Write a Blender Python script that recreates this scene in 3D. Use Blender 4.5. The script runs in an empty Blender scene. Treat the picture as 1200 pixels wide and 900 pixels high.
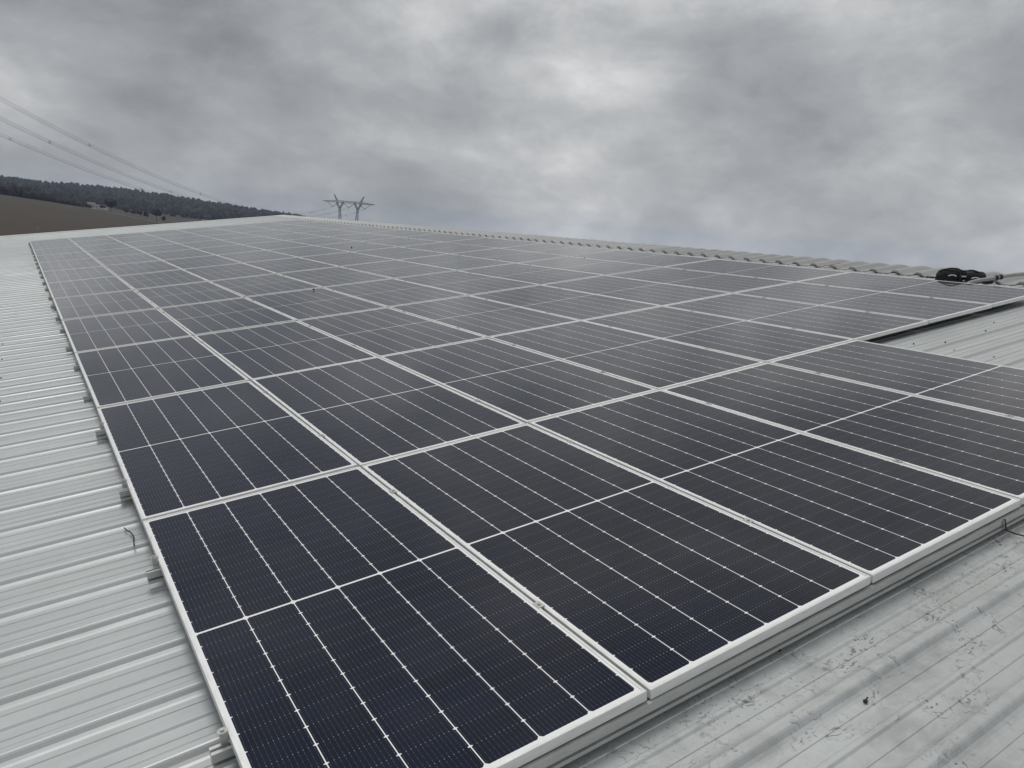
import bpy, bmesh, math, random
from mathutils import Matrix, Vector, noise
random.seed(11)
R = math.radians
SC = bpy.context.scene
COL = SC.collection

# ------------------------------------------------------------------ frames
# roof frame: x up the slope, y along the eave, z off the roof, origin at the array's near eave corner
FR = Matrix(((0.988308034, 0, -0.15247042, 0), (0, 1, 0, 0), (0.15247042, 0, 0.988308034, 0), (0, 0, 0, 1)))
EYE = Vector((-0.4853561, -1.53688145, 1.54319384))
SLOPE = R(8.7701)
PV, PU = 1.154, 2.44            # panel pitches
PW, PL = 1.140, 2.422           # panel size
PAN, RIB = -0.126, 0.026        # roof sheet level and rib height
RIDGE = 10.75

# ------------------------------------------------------------------ helpers
def tag(o, label=None, cat=None, group=None, kind=None):
    if label: o['label'] = label
    if cat: o['category'] = cat
    if group: o['group'] = group
    if kind: o['kind'] = kind
    return o

def empty(name, mat, label, cat, group=None):
    o = bpy.data.objects.new(name, None); COL.objects.link(o)
    o.empty_display_size = .1
    o.matrix_world = mat
    return tag(o, label, cat, group)

class MB:
    def __init__(s): s.v, s.f, s.mi, s.sm = [], [], [], []
    def add(s, vs, fs, mi=0, smooth=False):
        k = len(s.v); s.v += [tuple(p) for p in vs]
        for f in fs: s.f.append(tuple(i + k for i in f)); s.mi.append(mi); s.sm.append(smooth)
    def box(s, x0, x1, y0, y1, z0, z1, mi=0):
        s.add([(x0,y0,z0),(x1,y0,z0),(x1,y1,z0),(x0,y1,z0),(x0,y0,z1),(x1,y0,z1),(x1,y1,z1),(x0,y1,z1)],
              [(3,2,1,0),(4,5,6,7),(0,1,5,4),(1,2,6,5),(2,3,7,6),(3,0,4,7)], mi)
    def cyl(s, c, r, z0, z1, n=16, mi=0, r2=None):
        r2 = r if r2 is None else r2
        vs = [(c[0]+r*math.cos(2*math.pi*i/n), c[1]+r*math.sin(2*math.pi*i/n), z0) for i in range(n)]
        vs += [(c[0]+r2*math.cos(2*math.pi*i/n), c[1]+r2*math.sin(2*math.pi*i/n), z1) for i in range(n)]
        s.add(vs, [tuple(range(n))[::-1], tuple(range(n, 2*n))] + [(i, (i+1)%n, n+(i+1)%n, n+i) for i in range(n)], mi)
    def tube(s, pts, r, n=8, mi=0, r1=None):
        pts = [Vector(p) for p in pts]; m = len(pts); vs = []
        up = Vector((0,0,1))
        for i, p in enumerate(pts):
            d = (pts[min(i+1,m-1)] - pts[max(i-1,0)]).normalized()
            a = d.cross(up)
            if a.length < .01: a = d.cross(Vector((1,0,0)))
            a.normalize(); b = a.cross(d)
            rr = r if r1 is None else r + (r1-r)*i/(m-1)
            vs += [p + (a*math.cos(2*math.pi*k/n) + b*math.sin(2*math.pi*k/n))*rr for k in range(n)]
        fs = [(i*n+k, i*n+(k+1)%n, (i+1)*n+(k+1)%n, (i+1)*n+k) for i in range(m-1) for k in range(n)]
        s.add(vs, fs + [tuple(range(n))[::-1], tuple(range((m-1)*n, m*n))], mi, n > 5)
    def ext(s, prof, axis, a0, a1, mi=0):
        """closed 2-D profile extruded along x ('x': prof=(y,z)) or y ('y': prof=(x,z))"""
        n = len(prof)
        P = (lambda a, p: (a, p[0], p[1])) if axis == 'x' else (lambda a, p: (p[0], a, p[1]))
        vs = [P(a0, p) for p in prof] + [P(a1, p) for p in prof]
        s.add(vs, [tuple(range(n)), tuple(range(n, 2*n))[::-1]] + [(i, n+i, n+(i+1)%n, (i+1)%n) for i in range(n)], mi)
    def mesh(s, name, mats, recalc=True):
        me = bpy.data.meshes.new(name); me.from_pydata(s.v, [], s.f)
        for m in (mats if isinstance(mats, (list, tuple)) else [mats]): me.materials.append(m)
        me.polygons.foreach_set('material_index', s.mi); me.polygons.foreach_set('use_smooth', s.sm)
        if recalc:
            bm = bmesh.new(); bm.from_mesh(me); bmesh.ops.recalc_face_normals(bm, faces=bm.faces); bm.to_mesh(me); bm.free()
        me.update()
        return me
    def obj(s, name, mats, parent=None, mat=None, recalc=True):
        return link(name, s.mesh(name, mats, recalc), parent, mat)

def link(name, me, parent=None, mat=None):
    o = bpy.data.objects.new(name, me); COL.objects.link(o)
    if parent is not None: o.parent = parent
    if mat is not None: o.matrix_basis = mat
    return o

def copy_tree(o, parent=None):
    c = o.copy(); COL.objects.link(c)
    if parent is not None: c.parent = parent
    for ch in list(o.children): copy_tree(ch, c)
    return c

def dense(pts, k=10):
    out = []
    for i in range(len(pts)-1):
        a = pts[max(i-1,0)]; b_ = pts[i]; c = pts[i+1]; d = pts[min(i+2,len(pts)-1)]
        for q in range(k):
            t = q/k; out.append(.5*((2*b_) + (c-a)*t + (2*a-5*b_+4*c-d)*t*t + (3*b_-a-3*c+d)*t**3))
    return out + [pts[-1]]
# ------------------------------------------------------------------ materials
class NT:
    """tiny node-expression builder"""
    def __init__(s, nt): s.nt = nt
    def n(s, t, **kw):
        x = s.nt.nodes.new(t)
        for k, v in kw.items(): setattr(x, k, v)
        return x
    def put(s, sock, v):
        if hasattr(v, 'is_output'): s.nt.links.new(v, sock)
        else: sock.default_value = v
    def m(s, op, a, b=0.0, c=None, clamp=False):
        x = s.n('ShaderNodeMath', operation=op, use_clamp=clamp); s.put(x.inputs[0], a); s.put(x.inputs[1], b)
        if c is not None: s.put(x.inputs[2], c)
        return x.outputs[0]
    def mix(s, f, a, b, mode='MIX'):
        x = s.n('ShaderNodeMix', data_type='RGBA', blend_type=mode); s.put(x.inputs[0], f); s.put(x.inputs[6], a); s.put(x.inputs[7], b)
        return x.outputs[2]
    def noise(s, vec, scale, detail=4, rough=.55, dist=0, out=0):
        x = s.n('ShaderNodeTexNoise'); s.put(x.inputs['Vector'], vec); x.inputs['Scale'].default_value = scale
        x.inputs['Detail'].default_value = detail; x.inputs['Roughness'].default_value = rough; x.inputs['Distortion'].default_value = dist
        return x.outputs[out]
    def ramp(s, v, a, b, lo=0.0, hi=1.0):
        x = s.n('ShaderNodeMapRange', interpolation_type='SMOOTHSTEP'); s.put(x.inputs[0], v)
        s.put(x.inputs[1], a); s.put(x.inputs[2], b); s.put(x.inputs[3], lo); s.put(x.inputs[4], hi)
        return x.outputs[0]
    def scale(s, vec, sc):
        x = s.n('ShaderNodeMapping'); s.put(x.inputs[0], vec); x.inputs['Scale'].default_value = sc
        return x.outputs[0]
    def sep(s, vec):
        x = s.n('ShaderNodeSeparateXYZ'); s.put(x.inputs[0], vec); return x.outputs
    def bump(s, h, strength=.2, dist=.01):
        x = s.n('ShaderNodeBump'); s.put(x.inputs['Height'], h); x.inputs['Strength'].default_value = strength; x.inputs['Distance'].default_value = dist
        return x.outputs[0]

def rgb(r, g, b): return (r, g, b, 1)

def mat(name, col, rough=.5, metal=0.0, ior=1.45, build=None):
    m = bpy.data.materials.new(name); m.use_nodes = True
    b = m.node_tree.nodes['Principled BSDF']; g = NT(m.node_tree)
    b.inputs['Base Color'].default_value = rgb(*col); b.inputs['Roughness'].default_value = rough
    b.inputs['Metallic'].default_value = metal; b.inputs['IOR'].default_value = ior
    if build: build(g, b, g.n('ShaderNodeTexCoord').outputs['Object'])
    return m

def grainy(c, scale=30, amt=.25, rv=.1):
    def f(g, b, P):
        n = g.noise(P, scale, 5, .6)
        b_ = tuple(x*(1-amt) for x in c); a_ = tuple(min(1, x*(1+amt)) for x in c)
        g.put(b.inputs['Base Color'], g.mix(g.ramp(n, .3, .7), rgb(*b_), rgb(*a_)))
        r0 = b.inputs['Roughness'].default_value
        g.put(b.inputs['Roughness'], g.ramp(n, .2, .8, r0-rv, r0+rv))
    return f

# --- roof sheet: pre-painted galvanised steel, dusty, with boot prints and smears near the front of the array
def roof_build(tone, dirt=True):
    def f(g, b, P):
        x, y, z = g.sep(P)
        streak = g.noise(g.scale(P, (.35, 6, 1)), 2.0, 5, .6)
        blotch = g.noise(P, .9, 6, .62)
        fine = g.noise(P, 38, 4, .7)
        v = g.m('ADD', g.m('MULTIPLY', g.m('SUBTRACT', streak, .5), .30), g.m('MULTIPLY', g.m('SUBTRACT', blotch, .5), .22))
        v = g.m('ADD', v, g.m('MULTIPLY', g.m('SUBTRACT', fine, .5), .10))
        v = g.m('ADD', v, 1.0)
        base = g.n('ShaderNodeVectorMath', operation='SCALE'); base.inputs[0].default_value = tone; g.put(base.inputs['Scale'], v)
        col = base.outputs[0]
        # warm dust lying in the pans
        dust = g.ramp(g.noise(g.scale(P, (.5, 3, 1)), 3.1, 6, .65, .6), .5, .78, 0, .30)
        col = g.mix(dust, col, rgb(.30, .285, .25))
        # scattered tiny specks all over
        sp = g.ramp(g.noise(P, 55, 2, .5), .735, .78, 0, .6)
        sp = g.m('MULTIPLY', sp, g.ramp(g.noise(P, 2.3, 3), .5, .65))
        col = g.mix(sp, col, rgb(.10, .095, .085))
        rough = g.ramp(blotch, .2, .8, .36, .56)
        if dirt:
            # mask: the working area in front of the array
            mk = g.m('MULTIPLY', g.ramp(y, -1.7, -1.1), g.ramp(y, -.0, .35, 1, 0))
            mk = g.m('MULTIPLY', mk, g.m('MULTIPLY', g.ramp(x, .35, 1.5), g.ramp(x, 4.6, 6.5, 1, 0)))
            wp = g.n('ShaderNodeVectorMath', operation='ADD')
            g.put(wp.inputs[0], P)
            ns = g.n('ShaderNodeTexNoise'); g.put(ns.inputs['Vector'], P); ns.inputs['Scale'].default_value = 7; ns.inputs['Detail'].default_value = 3
            sc = g.n('ShaderNodeVectorMath', operation='SCALE'); g.put(sc.inputs[0], ns.outputs['Color']); sc.inputs['Scale'].default_value = .16
            g.put(wp.inputs[1], sc.outputs[0])
            W = wp.outputs[0]
            # tread marks: short curved dashes inside print-sized patches
            patch = g.ramp(g.noise(W, 5.2, 2, .5), .48, .60)
            dash = g.ramp(g.noise(g.scale(W, (1.0, 2.4, 1)), 34, 2, .5), .57, .63)
            d2 = g.ramp(g.noise(g.scale(W, (2.6, .9, 1)), 22, 3, .6), .60, .66)
            area = g.ramp(g.noise(P, 1.6, 3, .6), .32, .50)
            tread = g.m('MULTIPLY', g.m('MULTIPLY', g.m('MAXIMUM', dash, d2), patch), area)
            # elongated smears
            smear = g.ramp(g.noise(g.scale(W, (1.2, 6, 1)), 4.6, 4, .62), .68, .78, 0, .6)
            film = g.ramp(g.noise(W, 3.0, 6, .7), .45, .72, 0, .34)
            near = g.m('MULTIPLY', g.ramp(g.noise(P, 70, 2, .6), .60, .68), g.m('MULTIPLY', g.ramp(y, -.30, -.10), g.ramp(g.noise(P, 4, 3, .6), .42, .56)))
            fade = g.ramp(g.noise(P, 9, 3, .6), .35, .65, .25, .95)
            tread = g.m('MULTIPLY', tread, fade)
            rub = g.m('MULTIPLY', g.ramp(g.noise(g.scale(W, (3.2, 1.0, 1)), 5.5, 5, .68), .60, .70, 0, .6), g.ramp(g.noise(W, 45, 3, .6), .35, .6))
            tread = g.m('MAXIMUM', tread, rub)
            tot = g.m('MAXIMUM', g.m('MULTIPLY', tread, .85), g.m('MAXIMUM', smear, g.m('MULTIPLY', near, .6)))
            tot = g.m('MULTIPLY', g.m('MAXIMUM', tot, film), mk)
            col = g.mix(tot, col, rgb(.085, .083, .078))
            rough = g.m('ADD', rough, g.m('MULTIPLY', tot, .25))
        g.put(b.inputs['Base Color'], col); g.put(b.inputs['Roughness'], rough)
        big = g.noise(g.scale(P, (.8, 2.2, 1)), 1.7, 3, .5)
        g.put(b.inputs['Normal'], g.bump(g.m('ADD', g.m('MULTIPLY', big, 3.0), g.m('MULTIPLY', fine, .12)), .35, .006))
    return f
M_roof = mat('roof_steel', (.4,.4,.4), .45, .25, build=roof_build((.485, .510, .512)))
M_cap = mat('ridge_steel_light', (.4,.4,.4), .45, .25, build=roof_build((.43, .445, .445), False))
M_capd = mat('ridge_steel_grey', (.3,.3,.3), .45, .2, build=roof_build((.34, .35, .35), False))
M_verge = mat('verge_steel', (.6,.6,.6), .4, .2, build=grainy((.74,.75,.74), 8, .06))
M_dark = mat('dark_matte', (.02,.02,.02), .7, build=grainy((.02,.02,.021), 40, .3))
M_wall = mat('wall_cladding', (.42,.43,.42), .5, .1, build=grainy((.42,.43,.41), 3, .1))
def alu_build(c, lo, hi):
    def f(g, b, P):
        n = g.noise(g.scale(P, (1, 1, 6)), 9, 5, .6); n2 = g.noise(P, 120, 3, .6)
        v = g.m('ADD', g.m('MULTIPLY', n, .7), g.m('MULTIPLY', n2, .3))
        g.put(b.inputs['Base Color'], g.mix(g.ramp(v, .3, .7), rgb(*[x*.88 for x in c]), rgb(*[min(1, x*1.06) for x in c])))
        sm = g.ramp(g.noise(P, 11, 5, .7, .8), .66, .72, 0, .45)
        g.put(b.inputs['Roughness'], g.m('ADD', g.ramp(n, .2, .8, lo, hi), g.m('MULTIPLY', sm, .2)))
    return f
M_frame = mat('anodised_frame', (.6,.6,.6), .38, .25, build=alu_build((.80,.81,.80), .34, .48))
M_rail = mat('mill_rail', (.5,.5,.5), .42, .6, build=alu_build((.56,.57,.56), .34, .5))
M_bolt = mat('steel_bolt', (.6,.6,.58), .3, .9, build=alu_build((.62,.62,.6), .24, .36))
M_boltd = mat('dark_bolt', (.03,.03,.03), .5, .3, build=grainy((.03,.03,.032), 60, .2))
M_back = mat('backsheet', (.7,.7,.7), .6, build=grainy((.55,.56,.57), 20, .05))

# --- cells under solar glass; P is metres from the laminate's near eave corner
def cell_build(g, b, P):
    x, y, z = g.sep(P)
    mx = .0200; my = .027; cw = (PW - 2*mx)/6; half = PL/2; cg = .0055; ch = (half - my - cg)/13
    cx = g.m('SUBTRACT', x, mx)
    fx = g.m('PINGPONG', cx, cw/2)                       # distance to nearest column line
    yc = g.m('SUBTRACT', g.m('ABSOLUTE', g.m('SUBTRACT', y, half)), cg)
    fy = g.m('PINGPONG', yc, ch/2)
    def lt(a, t, soft): return g.ramp(a, t-soft, t+soft, 1, 0)
    w = lt(fx, .0018, .0003)
    dia = lt(g.m('ADD', fx, g.m('MULTIPLY', fy, 1.7)), .0092, .0006)
    w = g.m('MAXIMUM', w, dia)
    w = g.m('MAXIMUM', w, g.m('LESS_THAN', yc, 0.0))
    w = g.m('MAXIMUM', w, g.m('GREATER_THAN', yc, 13*ch))
    w = g.m('MAXIMUM', w, g.m('LESS_THAN', cx, 0.0))
    w = g.m('MAXIMUM', w, g.m('GREATER_THAN', cx, 6*cw))
    # big chamfers at the corners of every half string
    e0 = g.m('MINIMUM', g.m('ABSOLUTE', yc), g.m('ABSOLUTE', g.m('SUBTRACT', yc, 13*ch)))
    w = g.m('MAXIMUM', w, lt(g.m('ADD', fx, e0), .0105, .0006))
    # ribbons
    rp = cw/12
    fr = g.m('PINGPONG', g.m('SUBTRACT', cx, rp/2), rp/2)
    rib = lt(fr, .00032, .0002)
    padrow = lt(fy, .0011, .0005)
    pad = g.m('MULTIPLY', padrow, lt(fr, .0012, .0005))
    fy2 = g.m('PINGPONG', g.m('ADD', yc, ch/2), ch/6)
    pad2 = g.m('MULTIPLY', lt(fy2, .0008, .0004), lt(fr, .0008, .0003))
    # cells: deep blue silicon, slight shade difference per half cell
    wn = g.n('ShaderNodeTexWhiteNoise', noise_dimensions='3D')
    cb = g.n('ShaderNodeCombineXYZ'); g.put(cb.inputs[0], g.m('FLOOR', g.m('DIVIDE', cx, cw))); g.put(cb.inputs[1], g.m('FLOOR', g.m('DIVIDE', yc, ch)))
    oi = g.n('ShaderNodeObjectInfo'); g.put(cb.inputs[2], g.m('MULTIPLY', oi.outputs['Random'], 37.0))
    g.put(wn.inputs['Vector'], cb.outputs[0])
    cell = g.mix(wn.outputs['Value'], rgb(.0034,.0080,.021), rgb(.0046,.0104,.028))
    col = g.mix(g.m('MULTIPLY', rib, .34), cell, rgb(.22,.23,.26))
    col = g.mix(g.m('MULTIPLY', pad2, .45), col, rgb(.45,.46,.5))
    col = g.mix(g.m('MULTIPLY', pad, .8), col, rgb(.55,.56,.58))
    col = g.mix(w, col, rgb(.86,.87,.88))
    # thin uneven dust film on the glass
    wc = g.n('ShaderNodeVectorMath', operation='ADD'); g.put(wc.inputs[0], P)
    rv = g.n('ShaderNodeCombineXYZ'); g.put(rv.inputs[0], g.m('MULTIPLY', oi.outputs['Random'], 91.0)); g.put(wc.inputs[1], rv.outputs[0])
    dn = g.noise(wc.outputs[0], 2.2, 6, .65, .5)
    dust = g.ramp(dn, .3, .8, .001, .014)
    col = g.mix(dust, col, rgb(.42,.38,.33))
    sp = g.ramp(g.noise(wc.outputs[0], 60, 2, .5), .77, .80, 0, .10)
    col = g.mix(sp, col, rgb(.35,.33,.30))
    g.put(b.inputs['Base Color'], col)
    g.put(b.inputs['Roughness'], g.ramp(dn, .25, .8, .035, .085))
    b.inputs['IOR'].default_value = 1.28
    b.inputs['Sheen Weight'].default_value = .12; b.inputs['Sheen Roughness'].default_value = .35; b.inputs['Sheen Tint'].default_value = rgb(.95,.91,.87)
    b.inputs['Specular Tint'].default_value = rgb(1.0, .975, .95)
    g.put(b.inputs['Normal'], g.bump(g.noise(wc.outputs[0], .9, 2, .5), .06, .05))
M_cell = mat('solar_cells', (.01,.01,.02), .12, build=cell_build)

# ------------------------------------------------------------------ ordinals for labels
ORD = ['first','second','third','fourth','fifth','sixth','seventh','eighth','ninth','tenth','eleventh','twelfth']

# ------------------------------------------------------------------ solar panels
def panel_meshes():
    H = .035; lip = .0108; t = .002
    f = MB()
    # frame: top lip + outer wall + inner bottom flange, four mitred sides as one ring
    prof = [(0,-H),(0,-.0012),(.0012,0),(lip,0),(lip,-t),(.0022,-t-.0005),(.0022,-H+t),(.026,-H+t),(.026,-H)]   # (inset, z)
    rings = []
    for ins, z in prof:
        rings.append([(ins,ins,z),(PW-ins,ins,z),(PW-ins,PL-ins,z),(ins,PL-ins,z)])
    vs = [p for r in rings for p in r]; n = len(rings); fs = []
    for i in range(n):
        j = (i+1) % n
        for k in range(4): fs.append((i*4+k, i*4+(k+1)%4, j*4+(k+1)%4, j*4+k))
    f.add(vs, fs)
    g_ = MB(); g_.box(.003, PW-.003, .003, PL-.003, -.0072, -.0024)
    b_ = MB(); b_.box(.38, .76, PL/2-.03, PL/2+.03, -.024, -.0075)
    return f.mesh('frame', M_frame), g_.mesh('cell_glass', M_cell), b_.mesh('junction_box', M_dark)
me_frame, me_glass, me_jb = panel_meshes()
p0 = empty('solar_panel', Matrix(), 'x', 'solar panel', 'solar panels in the roof array')
link('frame', me_frame, p0); link('cell_glass', me_glass, p0)
first = True
for i in range(12):
    for j in range(8):
        if i == 0 and j > 4: continue
        o = p0 if first else copy_tree(p0); first = False
        rx = random.gauss(0, .0014) - (0, .001, .0025)[min(i, 2)]; ry = random.gauss(0, .0022)
        dx = (PV-PW)/2 + random.uniform(-.0015, .0015); dy = (PU-PL)/2 + random.uniform(-.0025, .0025)
        dz = random.uniform(-.0012, .0012)
        T = Matrix.Translation((j*PV + PV/2, i*PU + PU/2, dz)) @ Matrix.Rotation(rx, 4, 'X') @ Matrix.Rotation(ry, 4, 'Y') @ Matrix.Rotation(random.gauss(0, .0004), 4, 'Z')
        o.matrix_world = FR @ T @ Matrix.Translation((-PV/2 + dx, -PU/2 + dy, 0))
        if i == 0:
            lab = ['dark blue solar panel at the near left corner of the array, nearest to the camera',
                   'black solar panel second from the left in the nearest row',
                   'black solar panel in the middle of the nearest row, third from the left',
                   'black solar panel fourth from the left in the nearest row',
                   'black solar panel at the right end of the nearest row, beside the bare roof notch'][j]
        elif i == 1 and j == 7: lab = 'solar panel at the upper right corner of the array by the black bag'
        elif i == 11 and j == 0: lab = 'solar panel at the far left corner of the array'
        elif i == 11 and j == 7: lab = 'solar panel at the far corner of the array by the ridge'
        elif j == 0: lab = f'solar panel on the left edge of the array in the {ORD[i]} row back'
        elif j == 7: lab = f'solar panel along the ridge side of the array in the {ORD[i]} row back'
        else: lab = f'solar panel in the {ORD[i]} row back, {ORD[j]} from the left edge'
        tag(o, lab)

# ------------------------------------------------------------------ rails (run up the slope) + front rail
def rail_prof(y0, w=.040, z1=-.0365, z0=-.092):
    # closed profile (y,z) with a groove low in each side
    y1 = y0 + w; zg0, zg1 = z0+.014, z0+.026
    return [(y0,z0),(y1,z0),(y1,zg0),(y1-.006,zg0),(y1-.006,zg1),(y1,zg1),(y1,z1),(y1-.014,z1),(y1-.014,z1-.012),(y0+.014,z1-.012),(y0+.014,z1),(y0,z1),(y0,zg1),(y0+.017,zg1),(y0+.017,zg0),(y0,zg0)]
RAILU = (.60, 1.93)
for i in range(12):
    xe = (5 if i == 0 else 8)*PV + .03
    for k, du in enumerate(RAILU):
        u = i*PU + du; x0 = -.040 - random.uniform(0, .012)
        e = empty('mounting_rail', FR @ Matrix.Translation((x0, u, 0)),
                  f'aluminium rail under the {ORD[i]} row of panels, the {"nearer" if k == 0 else "farther"} of its two', 'rail', 'aluminium rails under the panels')
        m = MB(); m.ext(rail_prof(-.02), 'x', 0, xe - x0); m.obj('rail_profile', M_rail, e)
        for fxp in (.42, 2.75, 5.06):
            m = MB(); m.box(fxp, fxp+.06, -.028, .028, PAN-.002, -.0925); m.obj('foot', M_rail, e)
m = MB(); x1 = 5*PV + .02
fp = rail_prof(-.003, .042, -.0365, -.094)
fp = [(a, b) for a, b in fp]
n = len(fp); vs = [(-.03, a, b) for a, b in fp] + [(x1, a, b - .017) for a, b in fp]
m.add(vs, [tuple(range(n)), tuple(range(n, 2*n))[::-1]] + [(i, n+i, n+(i+1)%n, (i+1)%n) for i in range(n)])
o = m.obj('mounting_rail', M_rail, mat=FR)
tag(o, 'long grooved aluminium rail under the front edge of the nearest row', 'rail', 'aluminium rails under the panels')

# ------------------------------------------------------------------ clamps
def end_clamp():
    e = empty('panel_clamp', Matrix(), 'x', 'clamp', 'clamps holding the panels')
    m = MB(); m.box(-.022, -.0015, -.011, .011, -.0365, -.0015); m.box(-.0008, .006, -.011, .011, .0006, .0028)
    m.box(-.022, .0, -.011, .011, -.0013, .0028)
    m.obj('clamp_body', M_rail, e)
    m = MB(); m.cyl((-.012, 0), .0155, .003, .0052, 20); m.cyl((-.012, 0), .0065, .0054, .011, 6); m.obj('bolt', M_bolt, e)
    return e
def mid_clamp():
    e = empty('panel_clamp', Matrix(), 'x', 'clamp', 'clamps holding the panels')
    m = MB(); m.box(-.015, .015, -.020, .020, .0006, .0032); m.box(-.006, .006, -.020, .020, -.03, .0006); m.obj('clamp_body', M_rail, e)
    m = MB(); m.cyl((0, 0), .0075, .0034, .0085, 6); m.obj('bolt', M_bolt, e)
    return e
ec, mc = end_clamp(), mid_clamp(); eu = mu = False
me_bd = None
for i in range(12):
    nj = 5 if i == 0 else 8
    for k, du in enumerate(RAILU):
        u = i*PU + du + .04 + random.uniform(-.03, .03)
        near = 'nearer' if k == 0 else 'farther'
        for j in range(0, nj):
            if j == 0:
                o = ec if not eu else copy_tree(ec); eu = True
                o.matrix_world = FR @ Matrix.Translation((.006, u, 0))
                tag(o, f'round-bolted end clamp on the left edge of the {ORD[i]} row of panels, {near} of two')
            else:
                o = mc if not mu else copy_tree(mc); mu = True
                o.matrix_world = FR @ Matrix.Translation((j*PV, u, 0))
                tag(o, f'small clamp between the {ORD[j-1]} and {ORD[j]} panels of the {ORD[i]} row, {near} of two')
        u0 = u

# ------------------------------------------------------------------ the building
WH = Matrix.Translation((9.5, 14, -7.2))
wh = empty('farm_building', WH, 'long metal roofed building under the solar array with a ribbed ridge', 'building')
RB = WH.inverted() @ FR
EAVE, Y0, Y1 = -2.3, -9.0, 36.35
per = 1/3; rc = .083
def rib_profile(y0, y1, hh=RIB, wb=.042, wt=.0175, extra=True):
    pts = []
    k0 = math.floor((y0-rc)/per) - 1; k1 = math.ceil((y1-rc)/per) + 1
    for k in range(k0, k1):
        c = rc + per*k
        pp = [(-wb-.018,0),(-wb-.006,.0022),(-wb+.006,.0080),(-wt-.008,hh-.0055),(-wt-.002,hh-.0012),(-wt+.004,hh),(wt-.008,hh),(wt-.006,hh-.0025),(wt-.003,hh-.0025),(wt,hh-.0005),(wt+.002,hh-.003),(wb-.004,.006),(wb+.004,.002),(wb+.014,0)]
        if extra:
            pp += [(.088,0),(.0905,.003),(.097,.003),(.0995,0),(.146,0),(.154,.0065),(.170,.0065),(.178,0),(.236,0),(.2385,.003),(.245,.003),(.2475,0)]
        pts += [(c+a, b) for a, b in pp]
    return [(a, b) for a, b in pts if y0 <= a <= y1]
def sheet(m, prof, xs, zf, mi=0):
    n = len(prof); vs = []
    for x in xs:
        for a, b in prof: vs.append(zf(x, a, b))
    fs = [(i*n+j, i*n+j+1, (i+1)*n+j+1, (i+1)*n+j) for i in range(len(xs)-1) for j in range(n-1)]
    m.add(vs, fs, mi)
def wav(x, y): return .0022*noise.noise(Vector((x*.9, y*2.1, 3.3))) + .0014*noise.noise(Vector((x*2.5, y*5, 9)))
prof = rib_profile(Y0, Y1)
m = MB(); n1 = 40
sheet(m, prof, [EAVE + (RIDGE-EAVE)*i/n1 for i in range(n1+1)], lambda x, a, b: (x, a, PAN + b + wav(x, a)))
m.obj('roof_sheet', M_roof, wh, RB, recalc=False)
# second slope, mirrored about the ridge
def over(x, a, h):       # point at slope distance x (past RIDGE: the other slope), height h above the sheet plane
    if x <= RIDGE: return (x, a, PAN + h)
    d = x - RIDGE; c, s_ = math.cos(2*SLOPE), math.sin(2*SLOPE)
    return (RIDGE + d*c + h*s_, a, PAN - d*s_ + h*c)
m = MB(); WID = 2*(RIDGE-EAVE)
sheet(m, prof, [RIDGE + (RIDGE-EAVE)*i/10 for i in range(11)], lambda x, a, b: over(x, a, b))
m.obj('roof_sheet', M_roof, wh, RB, recalc=False)
# ridge caps: ribbed pieces one metre long, each lapping the next; the near ones are greyer
def cap_h(x, b):
    lift = .016
    return b + lift
capm = {}
yy = Y0 + .05; idx = 0
def cap_prof(y0, y1):
    k0 = math.floor((y0-rc)/per) - 1; k1 = math.ceil((y1-rc)/per) + 1; pts = []
    for k in range(k0, k1):
        c = rc + per*k
        pts += [(c-.100,0),(c-.042,.038),(c-.030,.045),(c+.022,.048),(c+.034,.043),(c+.080,.008),(c+.15,.0)]
    return [(a, b) for a, b in pts if y0 <= a <= y1]
y = rc + per*math.ceil((Y0-rc)/per) - .12
while y < Y1 - .6:
    ye = min(y + 1.0 + .055, Y1-.02)
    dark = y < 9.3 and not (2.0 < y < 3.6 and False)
    pr = cap_prof(y, ye); m = MB()
    j0 = random.uniform(-.012, .012); t = .0035; lz = .004*(idx % 2) + random.uniform(0, .002)
    xs = [10.06+j0, 10.30, 10.55, 10.70, 10.75, 10.80, 10.95, 11.2, 11.44+j0]
    n = len(pr)
    def hh(x, b):
        r_ = abs(x-RIDGE); soft = .012*max(0, 1-r_/.12)
        return b + .012 + lz - soft
    sheet(m, pr, xs, lambda x, a, b: over(x, a, hh(x, b)))
    # turned-down lip at the lower edges
    for xe, s_ in ((xs[0], -1), (xs[-1], 1)):
        vs = [over(xe, a, hh(xe, b)) for a, b in pr] + [over(xe + s_*.003, a, max(.004, hh(xe, b) - .026)) for a, b in pr]
        m.add(vs, [(q, q+1, n+q+1, n+q) for q in range(n-1)])
    # edge thickness where one piece laps the next
    vs = [over(x, pr[-1][0], hh(x, pr[-1][1])) for x in xs] + [over(x, pr[-1][0], hh(x, pr[-1][1])-.006) for x in xs]
    m.add(vs, [(q, q+1, len(xs)+q+1, len(xs)+q) for q in range(len(xs)-1)])
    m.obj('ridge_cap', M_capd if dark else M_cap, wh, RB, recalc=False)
    y += 1.0; idx += 1
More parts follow.
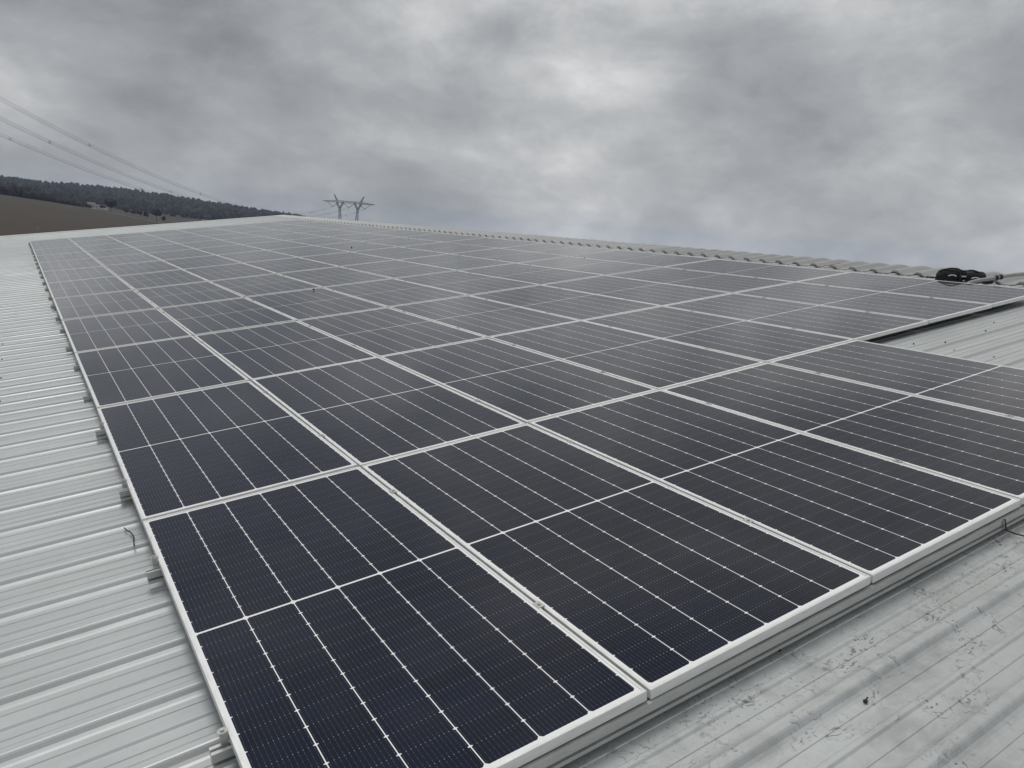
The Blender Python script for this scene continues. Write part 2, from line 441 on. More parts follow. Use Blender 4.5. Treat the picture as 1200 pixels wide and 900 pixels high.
# verge flashings at both gables, plus a thin dark strip added along their outer edge
for ya, s_ in ((Y1, 1), (Y0, -1)):
    for a, b_ in ((EAVE, RIDGE-.03), (RIDGE+.03, 2*RIDGE-EAVE)):
        m = MB()
        pr = [(-s_*.26, RIB+.006), (-s_*.25, RIB+.022), (s_*.0, RIB+.03), (s_*.015, RIB+.02), (s_*.015, -.16), (s_*.005, -.16), (s_*.005, RIB+.012), (-s_*.24, RIB+.008)]
        xs = [a, b_]; n = len(pr)
        vs = [over(x, ya+p[0], p[1]) for x in xs for p in pr]
        m.add(vs, [tuple(range(n)), tuple(range(n, 2*n))[::-1]] + [(q, n+q, n+(q+1)%n, (q+1)%n) for q in range(n)])
        m.obj('verge_flashing', M_verge, wh, RB)
        m = MB(); vs = [over(x, ya+s_*(.018 + .05*c), RIB+.045 - .2*d) for x in xs for c, d in ((0,0),(1,0),(1,1),(0,1))]
        m.add(vs, [(0,1,2,3),(7,6,5,4)] + [(q, 4+q, 4+(q+1)%4, (q+1)%4) for q in range(4)])
        m.obj('verge_strip', M_dark, wh, RB)
# walls and gutter (world frame relative to the building's base)
def wpt(x, y, z): return Vector((x, y, z))
eL = FR @ Vector((EAVE+.25, 0, PAN-.05)); top = FR @ Vector((RIDGE, 0, PAN-.05)); eR = FR @ Vector(over(2*RIDGE-EAVE-.25, 0, -.05))
gz = -7.2
m = MB(); ya, yb = Y0+.15, Y1-.15
cor = [(eL.x, eL.z), (top.x, top.z), (eR.x, eR.z), (eR.x, gz-2), (eL.x, gz-2)]
vs = [(x, ya, z) for x, z in cor] + [(x, yb, z) for x, z in cor]
m.add([Vector(v) - WH.translation for v in vs], [(0,1,2,3,4), (9,8,7,6,5), (0,5,6,1)[::-1], (4,9,5,0), (2,7,8,3), (3,8,9,4)])
m.f.pop(2); m.mi.pop(2); m.sm.pop(2)
m.obj('wall', M_wall, wh)
m = MB(); gp = [(EAVE-.12, PAN-.02), (EAVE+.02, PAN-.02), (EAVE+.02, PAN-.03), (EAVE-.0, PAN-.12), (EAVE-.11, PAN-.12), (EAVE-.13, PAN-.02)]
m.ext(gp, 'y', Y0, Y1); m.obj('gutter', M_verge, wh, RB)
# roofing screws that show: along a purlin line left of the array and on the bare notch
ms = MB(); ms.cyl((0,0), .0085, 0, .003, 10); ms.cyl((0,0), .0055, .003, .009, 6)
mes = ms.mesh('roof_screw', M_boltd)
rk = lambda k: rc + per*k
spots = [(-.645, rk(k), RIB) for k in range(9, 30, 3)] + [(-.62, rk(4), RIB)]
spots += [(6.42,2.29,0), (6.56,rk(6),RIB), (6.43,1.93,0), (7.24,rk(6),RIB), (6.43,1.60,0), (7.77,2.27,0), (1.79,.02,0), (3.9,-.33,0), (4.2,.9,0)]
for a, b_, h in spots: link('roof_screw', mes, wh, RB @ Matrix.Translation((a, b_, PAN+h+.001)))

# ------------------------------------------------------------------ loose things on the roof
M_black = mat('black_plastic', (.012,.012,.013), .45, build=grainy((.013,.013,.014), 50, .3))
M_fabric = mat('black_fabric', (.016,.016,.018), .8, build=grainy((.014,.014,.016), 180, .5))
M_logo = mat('reflective_patch', (.6,.6,.6), .4, build=grainy((.62,.62,.62), 60, .1))
M_grey = mat('grey_conduit', (.3,.3,.3), .5, build=grainy((.34,.34,.335), 30, .12))
M_wire = mat('galvanised_wire', (.5,.5,.5), .35, .8, build=grainy((.5,.5,.5), 60, .1))

m = MB(); m.tube(dense([Vector(p) for p in ((-.066,2.675,-.112),(-.060,2.62,-.106),(-.046,2.57,-.104),(-.040,2.51,-.108),(-.047,2.455,-.106),(-.052,2.37,-.090))], 5), .0032, 8)
tag(m.obj('cable_tie', M_black, mat=FR), 'curved black cable tie lying on the left roof by the second row', 'cable tie')

e = empty('cable', FR @ Matrix.Translation((3.3,0,-.12)), 'thin black cable leaving the front rail at the right edge', 'cable')
S = Matrix.Translation((-3.3,0,.12))
m = MB(); m.tube([(3.27,.10,-.06),(3.285,.03,-.052),(3.293,-.008,-.050),(3.298,-.012,-.085),(3.300,-.016,-.103),(3.310,-.05,-.110),(3.33,-.11,-.113),(3.40,-.20,-.118),(3.55,-.34,-.119),(3.9,-.46,-.119)], .0034, 8)
m.obj('cable_core', M_black, e, S)
m = MB()
for dx in (0, .012): m.tube([(3.272+dx,.02,-.045),(3.280+dx,-.006,-.047),(3.290+dx,-.010,-.09),(3.298+dx,-.012,-.102),(3.304+dx,-.004,-.106)], .0017, 6)
m.obj('wire_clip', M_wire, e, S)

m = MB(); m.cyl((1.785,-.325), .0075, PAN+.0035, PAN+.009, 6); m.cyl((1.785,-.325), .004, PAN+.009, PAN+.011, 12); m.tube([(1.79,-.323,PAN+.0075),(1.806,-.319,PAN+.0075)], .0028, 8)
tag(m.obj('loose_bolt', M_boltd, mat=FR), 'small dark bolt lying on the roof in front of the array', 'bolt')
for (a, b_), lb in (((6.16,15.58),'tiny black plug lying on a far panel in the sixth column'), ((3.26,9.57),'tiny black plug lying on a panel in the third column')):
    m = MB(); m.cyl((a,b_), .016, .001, .013, 12); m.cyl((a,b_), .010, .013, .020, 12)
    tag(m.obj('plug', M_black, mat=FR), lb, 'plug')

# conduit by the bag: leaves from under the array and rises over the ridge side
e = empty('conduit', FR @ Matrix.Translation((9.5,3.2,-.08)), 'grey corrugated conduit with black collars beside the black bag', 'conduit')
S = Matrix.Translation((-9.5,-3.2,.08))
cp = [Vector(p) for p in [(9.27,3.36,-.045),(9.33,3.33,-.01),(9.42,3.27,.012),(9.57,3.16,.035),(9.72,3.08,.055),(9.95,2.96,.062),(10.2,2.86,.055),(10.45,2.75,.05),(10.8,2.6,.03)]]
dp = dense(cp)
m = MB(); m.tube(dp, .023, 12); m.obj('pipe', M_grey, e, S)
for t0 in (29, 32):
    m = MB(); m.tube([dp[t0], dp[t0]+(dp[t0+1]-dp[t0]).normalized()*.03], .031, 14); m.obj('collar', M_black, e, S)
m = MB(); m.tube([(9.72,4.10,-.055),(9.66,3.82,-.045),(9.62,3.72,-.045)], .012, 8)
tag(m.obj('metal_rod', M_boltd, mat=FR), 'short dark rod lying left of the black bag near the ridge', 'rod')

# black bag: two padded pouches, straps, white arched patches
BAGC = Vector((9.72, 3.62, -.085))
axis = Vector((.42, -.905, 0)).normalized()      # along the bag, left to right as seen
side = Vector((-axis.y, axis.x, 0))              # away from the camera
if side.x < 0: side = -side
BM = FR @ Matrix((( axis.x, side.x, 0, BAGC.x), (axis.y, side.y, 0, BAGC.y), (0, 0, 1, BAGC.z), (0,0,0,1)))
bag = empty('work_bag', BM @ Matrix.Scale(.94, 4), 'black padded work bag with two rounded pouches and white marks near the ridge', 'bag')
def lobe(c, r, seed, squ=1.0):
    bm = bmesh.new(); bmesh.ops.create_icosphere(bm, subdivisions=4, radius=1)
    for v in bm.verts:
        p = v.co.copy()
        q = Vector([math.copysign(abs(a)**.8, a) for a in p])
        nz = noise.noise(p*2.2 + Vector((seed,0,0)))*.10 + noise.noise(p*6 + Vector((seed,5,0)))*.035
        q *= (1 + nz)
        v.co = Vector((c[0] + q.x*r[0], c[1] + q.y*r[1], max(0.002, c[2] + q.z*r[2])))
    me = bpy.data.meshes.new('pouch'); bm.to_mesh(me); bm.free(); me.materials.append(M_fabric)
    me.polygons.foreach_set('use_smooth', [True]*len(me.polygons)); return me
link('pouch', lobe((-.155,0,.085), (.165,.13,.105), 1), bag)
link('pouch', lobe((.13,0,.07), (.125,.12,.088), 7), bag)
link('side_pocket', lobe((-.285,-.03,.06), (.05,.09,.085), 3), bag)
link('side_pocket', lobe((.27,-.02,.03), (.075,.07,.045), 5), bag)
link('flap', lobe((-.02,.0,.10), (.06,.08,.06), 9), bag)
def arc(c, r, a0, a1, w, yoff, nn=10):
    m = MB(); pts = []
    for i in range(nn+1):
        a = R(a0 + (a1-a0)*i/nn); pts.append((c[0]+r*math.cos(a), yoff + .018*abs(math.cos(a))*0, c[1]+r*.55*math.sin(a)))
    m.tube(pts, w, 8); return m
arc((-.13, .085), .055, 25, 150, .007, -.133).obj('white_mark', M_logo, bag)
arc((.14, .060), .052, 25, 155, .007, -.121).obj('white_mark', M_logo, bag)
m = MB(); m.box(-.045, .03, -.105, -.098, .088, .106); m.obj('buckle', M_logo, bag)
for pts in ([(-.30,-.06,.15),(-.15,-.09,.20),(0,-.08,.165),(.10,-.07,.175),(.22,-.06,.12),(.27,-.08,.06)], [(-.28,-.1,.03),(-.15,-.137,.04),(-.03,-.13,.03),(.1,-.128,.035),(.23,-.11,.02)], [(-.05,-.09,.17),(-.035,-.125,.10),(-.04,-.13,.01)]):
    m = MB(); m.tube(dense([Vector(p) for p in pts], 5), .011, 8); m.obj('strap', M_black, bag)

# ------------------------------------------------------------------ terrain
def lerp(tab, x):
    if x <= tab[0][0]: return tab[0][1]
    for (a, b), (c, d) in zip(tab, tab[1:]):
        if x <= c: return b + (d-b)*(x-a)/(c-a)
    return tab[-1][1]
# elevation angle (deg, from the eye) of the ground against azimuth at four distances
E1 = [(-30,.2),(-.6,-.16),(1.7,-.34),(4.0,-.56),(9.0,-1.16),(14,-1.5),(20,-1.7),(60,-2.0)]       # 700 m
E2 = [(-30,.3),(-.6,0),(4.0,-.42),(6,-.62),(9.0,-.78),(12,-.85),(20,-1.0),(60,-1.2)]             # 1150 m
E3 = [(-30,.9),(-.6,.56),(1.7,.46),(4.0,.50),(6.5,.46),(9.0,.32),(11.7,.12),(14.4,-.07),(16.7,-.22),(18,-.40),(21,-.5),(60,-.8)]   # 1900 m
def gz_at(x, y):
    d = Vector((x-EYE.x, y-EYE.y)); r = d.length
    az = math.degrees(math.atan2(d.x, d.y))
    if az > 180: az -= 360
    if abs(az) > 60: az = 60 if az > 0 else -30
    if az < -30: az = -30
    z0 = -7.2
    z1 = EYE.z + 700*math.tan(R(lerp(E1, az))); z2 = EYE.z + 1150*math.tan(R(lerp(E2, az))); z3 = EYE.z + 1900*math.tan(R(lerp(E3, az)))
    z4 = z3 - 45
    z = lerp([(0,z0),(90,z0),(700,z1),(1150,z2),(1900,z3),(2600,z4),(3400,z4-10)], r)
    return z + (noise.noise(Vector((x*.004, y*.004, 0)))*1.6 if r > 300 else 0)*min(1, (r-300)/500 if r > 300 else 0)
def pol(az, r):
    x = EYE.x + r*math.sin(R(az)); y = EYE.y + r*math.cos(R(az)); return Vector((x, y, gz_at(x, y)))
def field_build(g, b, P):
    x, y, z = g.sep(P)
    n1 = g.noise(P, .012, 6, .6, .5); n2 = g.noise(g.scale(P, (1, .25, 1)), .05, 5, .6); n3 = g.noise(P, 1.5, 5, .7)
    c = g.mix(g.ramp(n1, .35, .65), rgb(.034,.020,.012), rgb(.036,.030,.014))
    c = g.mix(g.ramp(n2, .42, .62, 0, .6), c, rgb(.022,.015,.013))
    c = g.mix(g.m('MULTIPLY', n3, .35), c, rgb(.065,.050,.037))
    g.put(b.inputs['Base Color'], c)
M_field = mat('brown_field', (.06,.05,.03), .95, build=field_build)
m = MB()
rs = [0, 30, 60, 90, 150, 220, 320, 420, 520, 620, 700, 760, 850, 950, 1050, 1150, 1300, 1450, 1600, 1750, 1900, 2100, 2400, 2700, 3400]
azs = list(range(-180, -12, 8)) + [-10 + .5*i for i in range(0, 80)] + list(range(30, 180, 8))
vs = [(EYE.x, EYE.y, gz_at(EYE.x, EYE.y))]
for r in rs[1:]:
    for a in azs:
        p = pol(a, r); vs.append((p.x, p.y, p.z))
na = len(azs); fs = [(0, 1+(k+1)%na, 1+k) for k in range(na)]
for i in range(len(rs)-2):
    for k in range(na):
        a = 1+i*na; fs.append((a+k, a+(k+1)%na, a+na+(k+1)%na, a+na+k))
m.add(vs, fs, 0, True); o = m.obj('ground', M_field); tag(o, kind='structure')

# track across the fields
M_track = mat('track_dust', (.3,.27,.22), .9, build=grainy((.27,.235,.18), .3, .15))
tp = [(3.9,705),(4.4,690),(5.2,660),(6.2,640),(7.3,620),(8.2,610),(9.2,600),(10.5,585),(12.5,560)]
pts = []
for i in range(len(tp)-1):
    for q in range(6):
        t = q/6; pts.append(pol(tp[i][0]+(tp[i+1][0]-tp[i][0])*t, tp[i][1]+(tp[i+1][1]-tp[i][1])*t))
m = MB(); vs = []
for p in pts:
    d = Vector((p.x-EYE.x, p.y-EYE.y)).normalized()
    for s_ in (-6, 6):
        x, y = p.x + d.x*s_, p.y + d.y*s_
        vs.append((x, y, gz_at(x, y) + .35))
m.add(vs, [(2*i, 2*i+1, 2*i+3, 2*i+2) for i in range(len(pts)-1)], 0)
tag(m.obj('path', M_track), kind='structure')

# ------------------------------------------------------------------ woods
def veg(name, a, b_):
    def f(g, b, P):
        n = g.noise(P, .07, 4, .6); n2 = g.noise(P, 1.1, 3, .6)
        c = g.mix(g.ramp(n, .35, .65), rgb(*a), rgb(*b_)); c = g.mix(g.m('MULTIPLY', n2, .4), c, rgb(*[x*.5 for x in a]))
        g.put(b.inputs['Base Color'], c)
    return mat(name, a, .9, build=f)
M_wood = veg('winter_wood', (.016,.020,.018), (.026,.024,.019))
M_woodn = veg('near_wood', (.012,.012,.010), (.018,.016,.013))
M_bark = mat('bark', (.06,.05,.04), .9, build=grainy((.06,.048,.04), 6, .3))
ico = bmesh.new(); bmesh.ops.create_icosphere(ico, subdivisions=2, radius=1)
ICV = [v.co.copy() for v in ico.verts]; ICF = [tuple(v.index for v in f.verts) for f in ico.faces]; ico.free()
def crown(m, p, r, h, seed):
    vs = []
    for v in ICV:
        k = 1 + .45*noise.noise(v*1.9 + Vector((seed, 0, 0))) + .25*noise.noise(v*4.5 + Vector((seed, 3, 0)))
        tz = (v.z+1)/2; tap = 1 - .35*tz
        vs.append((p.x + v.x*r*k*tap, p.y + v.y*r*k*tap, p.z + h*.5 + v.z*h*.5*k))
    m.add(vs, ICF, 0, False)
def mass(name, mt, cnt, fn, label, cat):
    m = MB()
    for i in range(cnt):
        az, r, rr, h = fn()
        p = pol(az, r); p.z -= .5; crown(m, p, rr, h, random.random()*100)
    o = m.obj(name, mt, recalc=False); tag(o, label, cat, kind='stuff'); return o
mass('wood', M_wood, 4200, lambda: (random.uniform(-8, 19.5), random.choice([random.uniform(1180,1900), random.uniform(1700,1920)]), random.uniform(3.5,7.5), random.choice([random.uniform(8,12), random.uniform(9,16)])),
     'long bare winter wood covering the far hillside', 'wood')
def fnear():
    az = random.uniform(-8, 4.15); end = max(0, min(1, (4.3-az)/3.6))
    r = random.uniform(715, 720 + 170*end + 20)
    return az, r, random.uniform(3, 5.5), random.uniform(6.5, 9.5)*(.35 + .65*end**.7)
mass('wood', M_woodn, 900, fnear, 'dark belt of trees along the top of the brown field at the left', 'wood')

def tree(az, r, h, w, label, grp='small trees beside the field track', bare=False):
    p = pol(az, r); e = empty('tree', Matrix.Translation(p), label, 'tree', grp)
    m = MB(); m.tube([(0,0,-.5),(.1*h*.1,0,h*.4),(0,0,h*.85)], h*.035, 7, r1=h*.012)
    for k in range(7):
        a = random.uniform(0, 6.28); z0 = h*random.uniform(.35,.65)
        m.tube([(0,0,z0),(math.cos(a)*w*.5, math.sin(a)*w*.5, z0+h*.18),(math.cos(a)*w*.8, math.sin(a)*w*.8, z0+h*.3)], h*.014, 5, r1=h*.005)
    m.obj('trunk', M_bark, e)
    m = MB()
    for k in range(10 if not bare else 6):
        a = random.uniform(0, 6.28); q = random.uniform(.1,.75)
        crown(m, Vector((math.cos(a)*w*q, math.sin(a)*w*q, h*random.uniform(.3,.62))), w*random.uniform(.28,.42), h*random.uniform(.25,.4), random.random()*50)
    m.obj('crown', M_woodn, e, recalc=False)
for az, r, h, w, lb in ((5.45,690,11,5,'tallest dark bushy tree beside the far end of the track'), (5.0,700,5,3,'small round bush just left of the tallest track tree'),
                     (6.35,680,6.5,2.8,'small dark tree first in the row right of the tallest'), (6.75,675,5.5,2.4,'small dark tree second in the row by the track'),
                     (7.15,670,6,2.6,'small dark tree third in the row by the track'), (7.55,668,6.5,2.8,'dark tree fourth in the row by the track'),
                     (8.15,650,10,4.2,'bare open crowned tree standing over the track'), (8.6,645,5.5,2.2,'slim young tree at the right end of the track row')):
    tree(az, r, h, w, lb)
# hedge bushes by the pylon feet and dark twigs seen over the far roof corner
for az, r, h, w, lb in ((17.2,260,3.3,4,'dark bush top showing above the far roof corner'), (17.9,262,2.4,4,'low dark bush right of the far roof corner'),
                        (20.9,300,2.6,3.2,'dark bush at the right leg of the pylon'), (21.7,300,2.3,3.4,'dark low bush just right of the pylon'), (22.2,302,2.0,3.0,'last low bush right of the pylon')):
    p = Vector((EYE.x + r*math.sin(R(az)), EYE.y + r*math.cos(R(az)), EYE.z)); g0 = gz_at(p.x, p.y)
    el = {17.2:.10,17.9:.0,20.9:.10,21.7:.02,22.2:.0}[az]
    H = EYE.z + r*math.tan(R(el)) - g0
    e = empty('tree', Matrix.Translation((p.x, p.y, g0)), lb, 'tree', 'bushy tree tops behind the roof')
    m = MB(); m.tube([(0,0,-.5),(0,0,H*.7)], .22, 7, r1=.1); m.obj('trunk', M_bark, e)
    m = MB()
    for k in range(16): crown(m, Vector((random.uniform(-w,w)*.8, random.uniform(-w,w)*.8, H-random.uniform(1.2,4.5))), random.uniform(.7,1.3), random.uniform(.7,1.2), random.random()*50)
    for k in range(10): crown(m, Vector((random.uniform(-w,w)*.8, random.uniform(-w,w)*.8, H-random.uniform(4,8))), random.uniform(1.2,2), random.uniform(2.2,3.5), random.random()*50)
    m.obj('crown', M_woodn, e, recalc=False)

# far houses
M_white = mat('render_white', (.6,.6,.58), .8, build=grainy((.55,.55,.53), .5, .08))
M_tile = mat('roof_tile', (.25,.12,.08), .8, build=grainy((.15,.13,.12), 1, .2))
M_glassd = mat('window_dark', (.02,.02,.02), .2, build=grainy((.02,.022,.025), 1, .2))
for az, r, w, h, ang, lb in ((4.30,745,7,3.2,20,'pale small house at the end of the dark tree belt'), (4.85,900,13,2.6,10,'long low pale shed left of the tallest track tree'),
                         (11.2,900,8,2.6,-15,'small pale house low in the valley before the far wood')):
    p = pol(az, r); e = empty('house', Matrix.Translation(p) @ Matrix.Rotation(R(-az+ang), 4, 'Z'), lb, 'house', 'small pale houses in the far fields')
    m = MB(); m.box(-w/2, w/2, -3, 3, -1, h); m.obj('wall', M_white, e)
    m = MB(); m.ext([(-3.4, h+.01), (3.4, h+.01), (0, h+1.7)], 'x', -w/2-.3, w/2+.3); m.obj('roof', M_tile, e)
    for k in (-.28, .05, .3):
        m = MB(); m.box(w*k-.4, w*k+.4, -3.04, -2.98, 1, 2.1); m.obj('window', M_glassd, e)
# pale pointed thing in the field beyond the gable
p = pol(1.37, 210); e = Matrix.Translation(p)
m = MB(); m.add([(-.55,-.4,0),(.75,-.4,0),(.6,.4,0),(-.5,.4,0),(-.25,-.1,1.15),(.05,.05,1.0)], [(0,1,5,4),(1,2,5),(2,3,4,5),(3,0,4),(3,2,1,0)])
m.tube([(-.2,-.1,1.3),(-.35,-.1,1.75)], .12, 7)
tag(m.obj('field_marker', mat('pale_canvas', (.3,.3,.28), .9, build=grainy((.22,.215,.20), 5, .15)), mat=e), 'small pale pointed thing in the brown field behind the gable', 'marker')

# ------------------------------------------------------------------ pylon and lines
M_lat = mat('pylon_steel', (.12,.12,.125), .6, .4, build=grainy((.12,.125,.13), .5, .15))
M_ins = mat('insulator', (.08,.08,.08), .4, build=grainy((.09,.09,.095), .5, .15))
D = 500; AZ = 20.7; PHI = 215.0; SP = 10.0
px, py = EYE.x + D*math.sin(R(AZ)), EYE.y + D*math.cos(R(AZ))
dl = Vector((math.sin(R(PHI)), math.cos(R(PHI)), 0)); nl = Vector((dl.y, -dl.x, 0))     # along the line / across it
gp_ = gz_at(px, py)
def elz(el): return EYE.z + D*math.tan(R(el))
right = Vector((math.cos(R(AZ)), -math.sin(R(AZ)), 0))
across = nl if nl.dot(right) > 0 else -nl
pyl = empty('pylon', Matrix.Translation((px, py, gp_)), 'steel lattice pylon with two legs and a wide crossarm on the skyline', 'pylon')
def L(c, z, a=0):   # local point: c across (m), z world height, a along line
    q = across*c + dl*a; return Vector((q.x, q.y, z - gp_))
def lattice(m, A, B, wa, wb, n, r=.09):
    """square lattice mast from A to B"""
    d = (B-A).normalized(); u = d.cross(Vector((0,0,1)))
    u = across.copy() if u.length < .2 else u.normalized()
    if abs(d.z) > .5: u = (across - d*across.dot(d)).normalized()
    v = d.cross(u).normalized(); C4 = []
    for i in range(n+1):
        t = i/n; P = A + (B-A)*t; w = wa + (wb-wa)*t
        C4.append([P + u*w*s1 + v*w*s2 for s1, s2 in ((-1,-1),(1,-1),(1,1),(-1,1))])
    for i in range(n):
        for k in range(4):
            m.tube([C4[i][k], C4[i+1][k]], r, 4)
            m.tube([C4[i][k], C4[i+1][(k+1)%4]], r*.6, 4); m.tube([C4[i][(k+1)%4], C4[i+1][k]], r*.6, 4)
            m.tube([C4[i+1][k], C4[i+1][(k+1)%4]], r*.6, 4)
zt, zarm, zneck, zf = elz(1.72), elz(1.27), elz(.76), gp_
for s in (-1, 1):
    lm = MB()
    lattice(lm, L(s*4.4, zf), L(s*5.6, zneck), 1.5, .45, 9, .08)
    lattice(lm, L(s*5.6, zneck), L(s*3.6, zarm-.3), .42, .5, 5, .06)
    lattice(lm, L(s*5.6, zneck), L(s*7.8, zarm-.3), .42, .5, 5, .06)
    lattice(lm, L(s*7.4, zarm+.4), L(s*9.4, zt+.3), .45, .12, 4, .065)
    lm.obj('leg', M_lat, pyl)
am = MB()
lattice(am, L(-8, zarm), L(8, zarm), .62, .62, 12, .065)
lattice(am, L(-8, zarm), L(-16.2, zarm-.4), .6, .15, 6, .06); lattice(am, L(8, zarm), L(16.2, zarm-.4), .6, .15, 6, .08)
am.obj('crossarm', M_lat, pyl)
ZW = EYE.z + D*math.tan(R(.85))
for c in (-SP, 0, SP):
    im = MB(); im.tube([L(c-3.6, zarm-.6), L(c, ZW+.3)], .13, 6); im.tube([L(c+3.6, zarm-.6), L(c, ZW+.3)], .13, 6); im.tube([L(c, ZW+.3), L(c, ZW-.4)], .1, 6)
    im.obj('insulator_string', M_ins, pyl)
M_cond = mat('conductor', (.12,.12,.12), .5, .3, build=grainy((.11,.115,.12), .5, .1))
for off, lb in ((-SP, 'highest bundle of overhead conductors crossing the upper left sky'), (0, 'middle bundle of overhead conductors crossing the left sky'), (SP, 'lowest bundle of overhead conductors crossing the left sky')):
    O = Vector((px, py, 0)) + nl*off
    def wp(s, da=0, dz=0):
        z = ZW - EYE.z - .129831*s + .000505*s*s
        q = O + dl*s + nl*da; return Vector((q.x, q.y, EYE.z + z + dz))
    e = empty('power_line', Matrix.Translation(wp(0)), lb, 'power line', 'power line bundles')
    base = wp(0)
    for da, dz in ((-.42, 0), (.42, 0), (0, .62)):
        m = MB(); m.tube([wp(s, da, dz) - base for s in [i*9 for i in range(49)]], .026, 5); m.obj('conductor', M_cond, e)
    m = MB()
    for s in range(45, 440, 62):
        a, b_, c = wp(s, -.42, 0)-base, wp(s, .42, 0)-base, wp(s, 0, .62)-base
        for p, q in ((a,b_),(b_,c),(c,a)): m.tube([p, q], .04, 5)
    m.obj('spacer', M_cond, e)

# ------------------------------------------------------------------ haze
def haze(dens):
    m = bpy.data.materials.new('air'); m.use_nodes = True; nt = m.node_tree
    nt.nodes.remove(nt.nodes['Principled BSDF']); v = nt.nodes.new('ShaderNodeVolumePrincipled')
    v.inputs['Color'].default_value = rgb(.64,.77,1.0); v.inputs['Density'].default_value = dens; v.inputs['Anisotropy'].default_value = .0
    nt.links.new(v.outputs[0], nt.nodes['Material Output'].inputs['Volume'])
    b = MB(); b.box(-3500, 3500, -3500, 3500, -160, 75); o = b.obj('haze', m); tag(o, 'thin grey blue air over the fields', 'haze', kind='stuff')
haze(.00015)

# ------------------------------------------------------------------ sky
SUN_AZ, SUN_EL = -10, 66
W = bpy.data.worlds.new('World'); SC.world = W; W.use_nodes = True
nt = W.node_tree; g = NT(nt); bg = nt.nodes['Background']
D3 = g.n('ShaderNodeTexCoord').outputs['Generated']
sky = g.n('ShaderNodeTexSky', sky_type='NISHITA'); sky.sun_disc = False; sky.sun_elevation = R(SUN_EL); sky.sun_rotation = R(SUN_AZ)
sky.altitude = 200; sky.air_density = 1; sky.dust_density = 3
x, y, z = g.sep(D3)
zc = g.m('MAXIMUM', z, 0.0)
den = g.m('ADD', zc, .34)
cb = g.n('ShaderNodeCombineXYZ'); g.put(cb.inputs[0], g.m('DIVIDE', x, den)); g.put(cb.inputs[1], g.m('DIVIDE', y, den)); g.put(cb.inputs[2], g.m('MULTIPLY', z, 2.0))
Q = cb.outputs[0]
off = g.n('ShaderNodeVectorMath', operation='ADD'); g.put(off.inputs[0], D3); off.inputs[1].default_value = (3.7, 1.9, 5.2)
E3 = off.outputs[0]
n1 = g.noise(g.scale(E3, (1, 1, 1.9)), 2.3, 7, .52, .2)
n2 = g.noise(g.scale(E3, (1, 1, 1.6)), 12.0, 9, .62, .3)
n3 = g.noise(g.scale(E3, (1, 1, 2.0)), 4.3, 10, .58, .25)
v = g.m('ADD', g.m('MULTIPLY', n1, .48), g.m('ADD', g.m('MULTIPLY', n2, .18), g.m('MULTIPLY', n3, .40)))
v = g.m('ADD', g.m('SUBTRACT', g.m('MULTIPLY', g.m('SUBTRACT', v, .5), 1.15), -.452), g.ramp(z, .0, .09, .045, 0))
def lobe_(d, k, amp):
    l = math.sqrt(sum(c*c for c in d)); d = [c/l for c in d]
    dp = g.n('ShaderNodeVectorMath', operation='DOT_PRODUCT'); g.put(dp.inputs[0], D3); dp.inputs[1].default_value = d
    return g.m('MULTIPLY', g.m('EXPONENT', g.m('MULTIPLY', g.m('SUBTRACT', dp.outputs['Value'], 1.0), k)), amp)
for d, k, a in (((.781,.568,.281), 60, .11), ((.843,.447,.36), 40, .06), ((.5,.8,.36), 60, .06), ((.587,.771,.247), 160, .08), ((.547,.837,.01), 260, .05), ((.568,.812,.132), 260, .04),
                ((.791,.611,.026), 90, .05), ((.88,.47,.03), 60, .06), ((.72,.69,.0), 80, .04), ((.62,.78,.035), 120, .04), ((.018,.995,.103), 400, .12), ((.039,.999,.032), 90, .08), ((.2,.98,.02), 120, .05),
                ((.875,.46,.16), 120, -.14), ((.73,.66,.165), 120, -.11), ((.064,.994,.11), 180, -.07), ((.478,.855,.201), 70, -.03), ((.40,.91,.10), 90, -.03), ((.0,.98,.2), 40, -.05), ((.2,.95,.2), 60, -.03)):
    v = g.m('ADD', v, lobe_(d, k, a))
cr = g.n('ShaderNodeValToRGB'); g.put(cr.inputs[0], v)
el = cr.color_ramp.elements
el[0].position = .26; el[0].color = rgb(.20, .212, .228)
el[1].position = .70; el[1].color = rgb(.80, .80, .80)
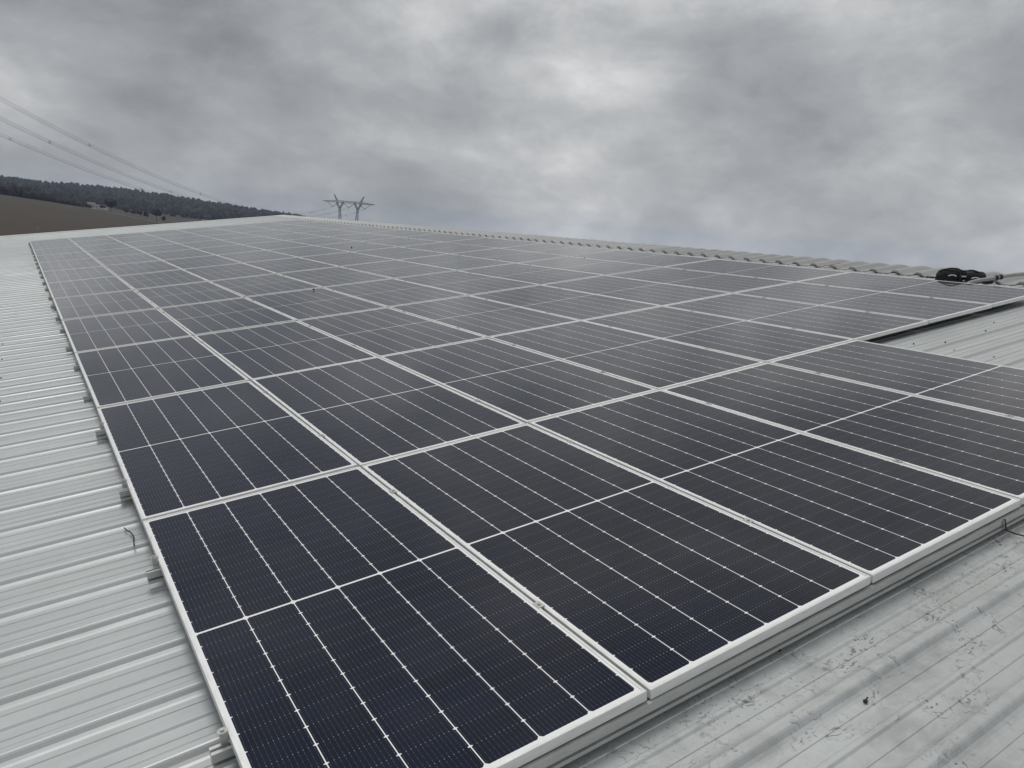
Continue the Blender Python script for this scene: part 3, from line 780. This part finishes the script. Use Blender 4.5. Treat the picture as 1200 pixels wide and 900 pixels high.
for p_, c_ in ((.37, (.285,.295,.308)), (.46, (.36,.37,.383)), (.53, (.45,.462,.472)), (.60, (.57,.572,.575))):
    q = el.new(p_); q.color = rgb(*c_)
gain = g.ramp(z, .3, .95, 1.0, 1.35)       # an overcast sky is brightest overhead
clouds = g.n('ShaderNodeVectorMath', operation='SCALE'); warm = g.m('MULTIPLY', lobe_((.62,.50,.60), 3.0, 1.0), g.ramp(z, .30, .55))       # thinner, warmer cloud high up ahead
g.put(clouds.inputs[0], g.mix(warm, cr.outputs[0], g.mix(1.0, cr.outputs[0], rgb(1.12, 1.03, .90), 'MULTIPLY'))); g.put(clouds.inputs['Scale'], gain)
skyd = g.n('ShaderNodeVectorMath', operation='SCALE'); g.put(skyd.inputs[0], sky.outputs[0]); skyd.inputs['Scale'].default_value = 1.0
cl10 = g.n('ShaderNodeVectorMath', operation='SCALE'); g.put(cl10.inputs[0], clouds.outputs[0]); cl10.inputs['Scale'].default_value = 10.0
g.put(bg.inputs['Color'], g.mix(.97, skyd.outputs[0], cl10.outputs[0]))
bg.inputs['Strength'].default_value = .1

sl = bpy.data.lights.new('sun', 'SUN'); sl.energy = 1.1; sl.angle = R(20); sl.color = (1, .985, .965)
so = bpy.data.objects.new('sun', sl); COL.objects.link(so)
sd = Vector((math.sin(R(SUN_AZ))*math.cos(R(SUN_EL)), math.cos(R(SUN_AZ))*math.cos(R(SUN_EL)), math.sin(R(SUN_EL))))
so.rotation_euler = sd.to_track_quat('Z', 'Y').to_euler()

# ------------------------------------------------------------------ camera
cam = bpy.data.cameras.new('camera'); cam.sensor_width = 36; cam.lens = 26.968; cam.clip_start = .05; cam.clip_end = 12000
co = bpy.data.objects.new('camera', cam); COL.objects.link(co)
CR = Matrix(((0.84037376, 0.03693691, -0.54074727), (-0.53603912, 0.20428651, -0.81910261), (0.08021547, 0.9782128, 0.19148156)))
co.matrix_world = Matrix.Translation(EYE) @ CR.to_4x4()
SC.camera = co
SC.view_settings.view_transform = 'Standard'; SC.view_settings.look = 'None'; SC.view_settings.exposure = .08; SC.view_settings.gamma = 1
SC.view_settings.use_curve_mapping = False
SC.cycles.volume_bounces = 0
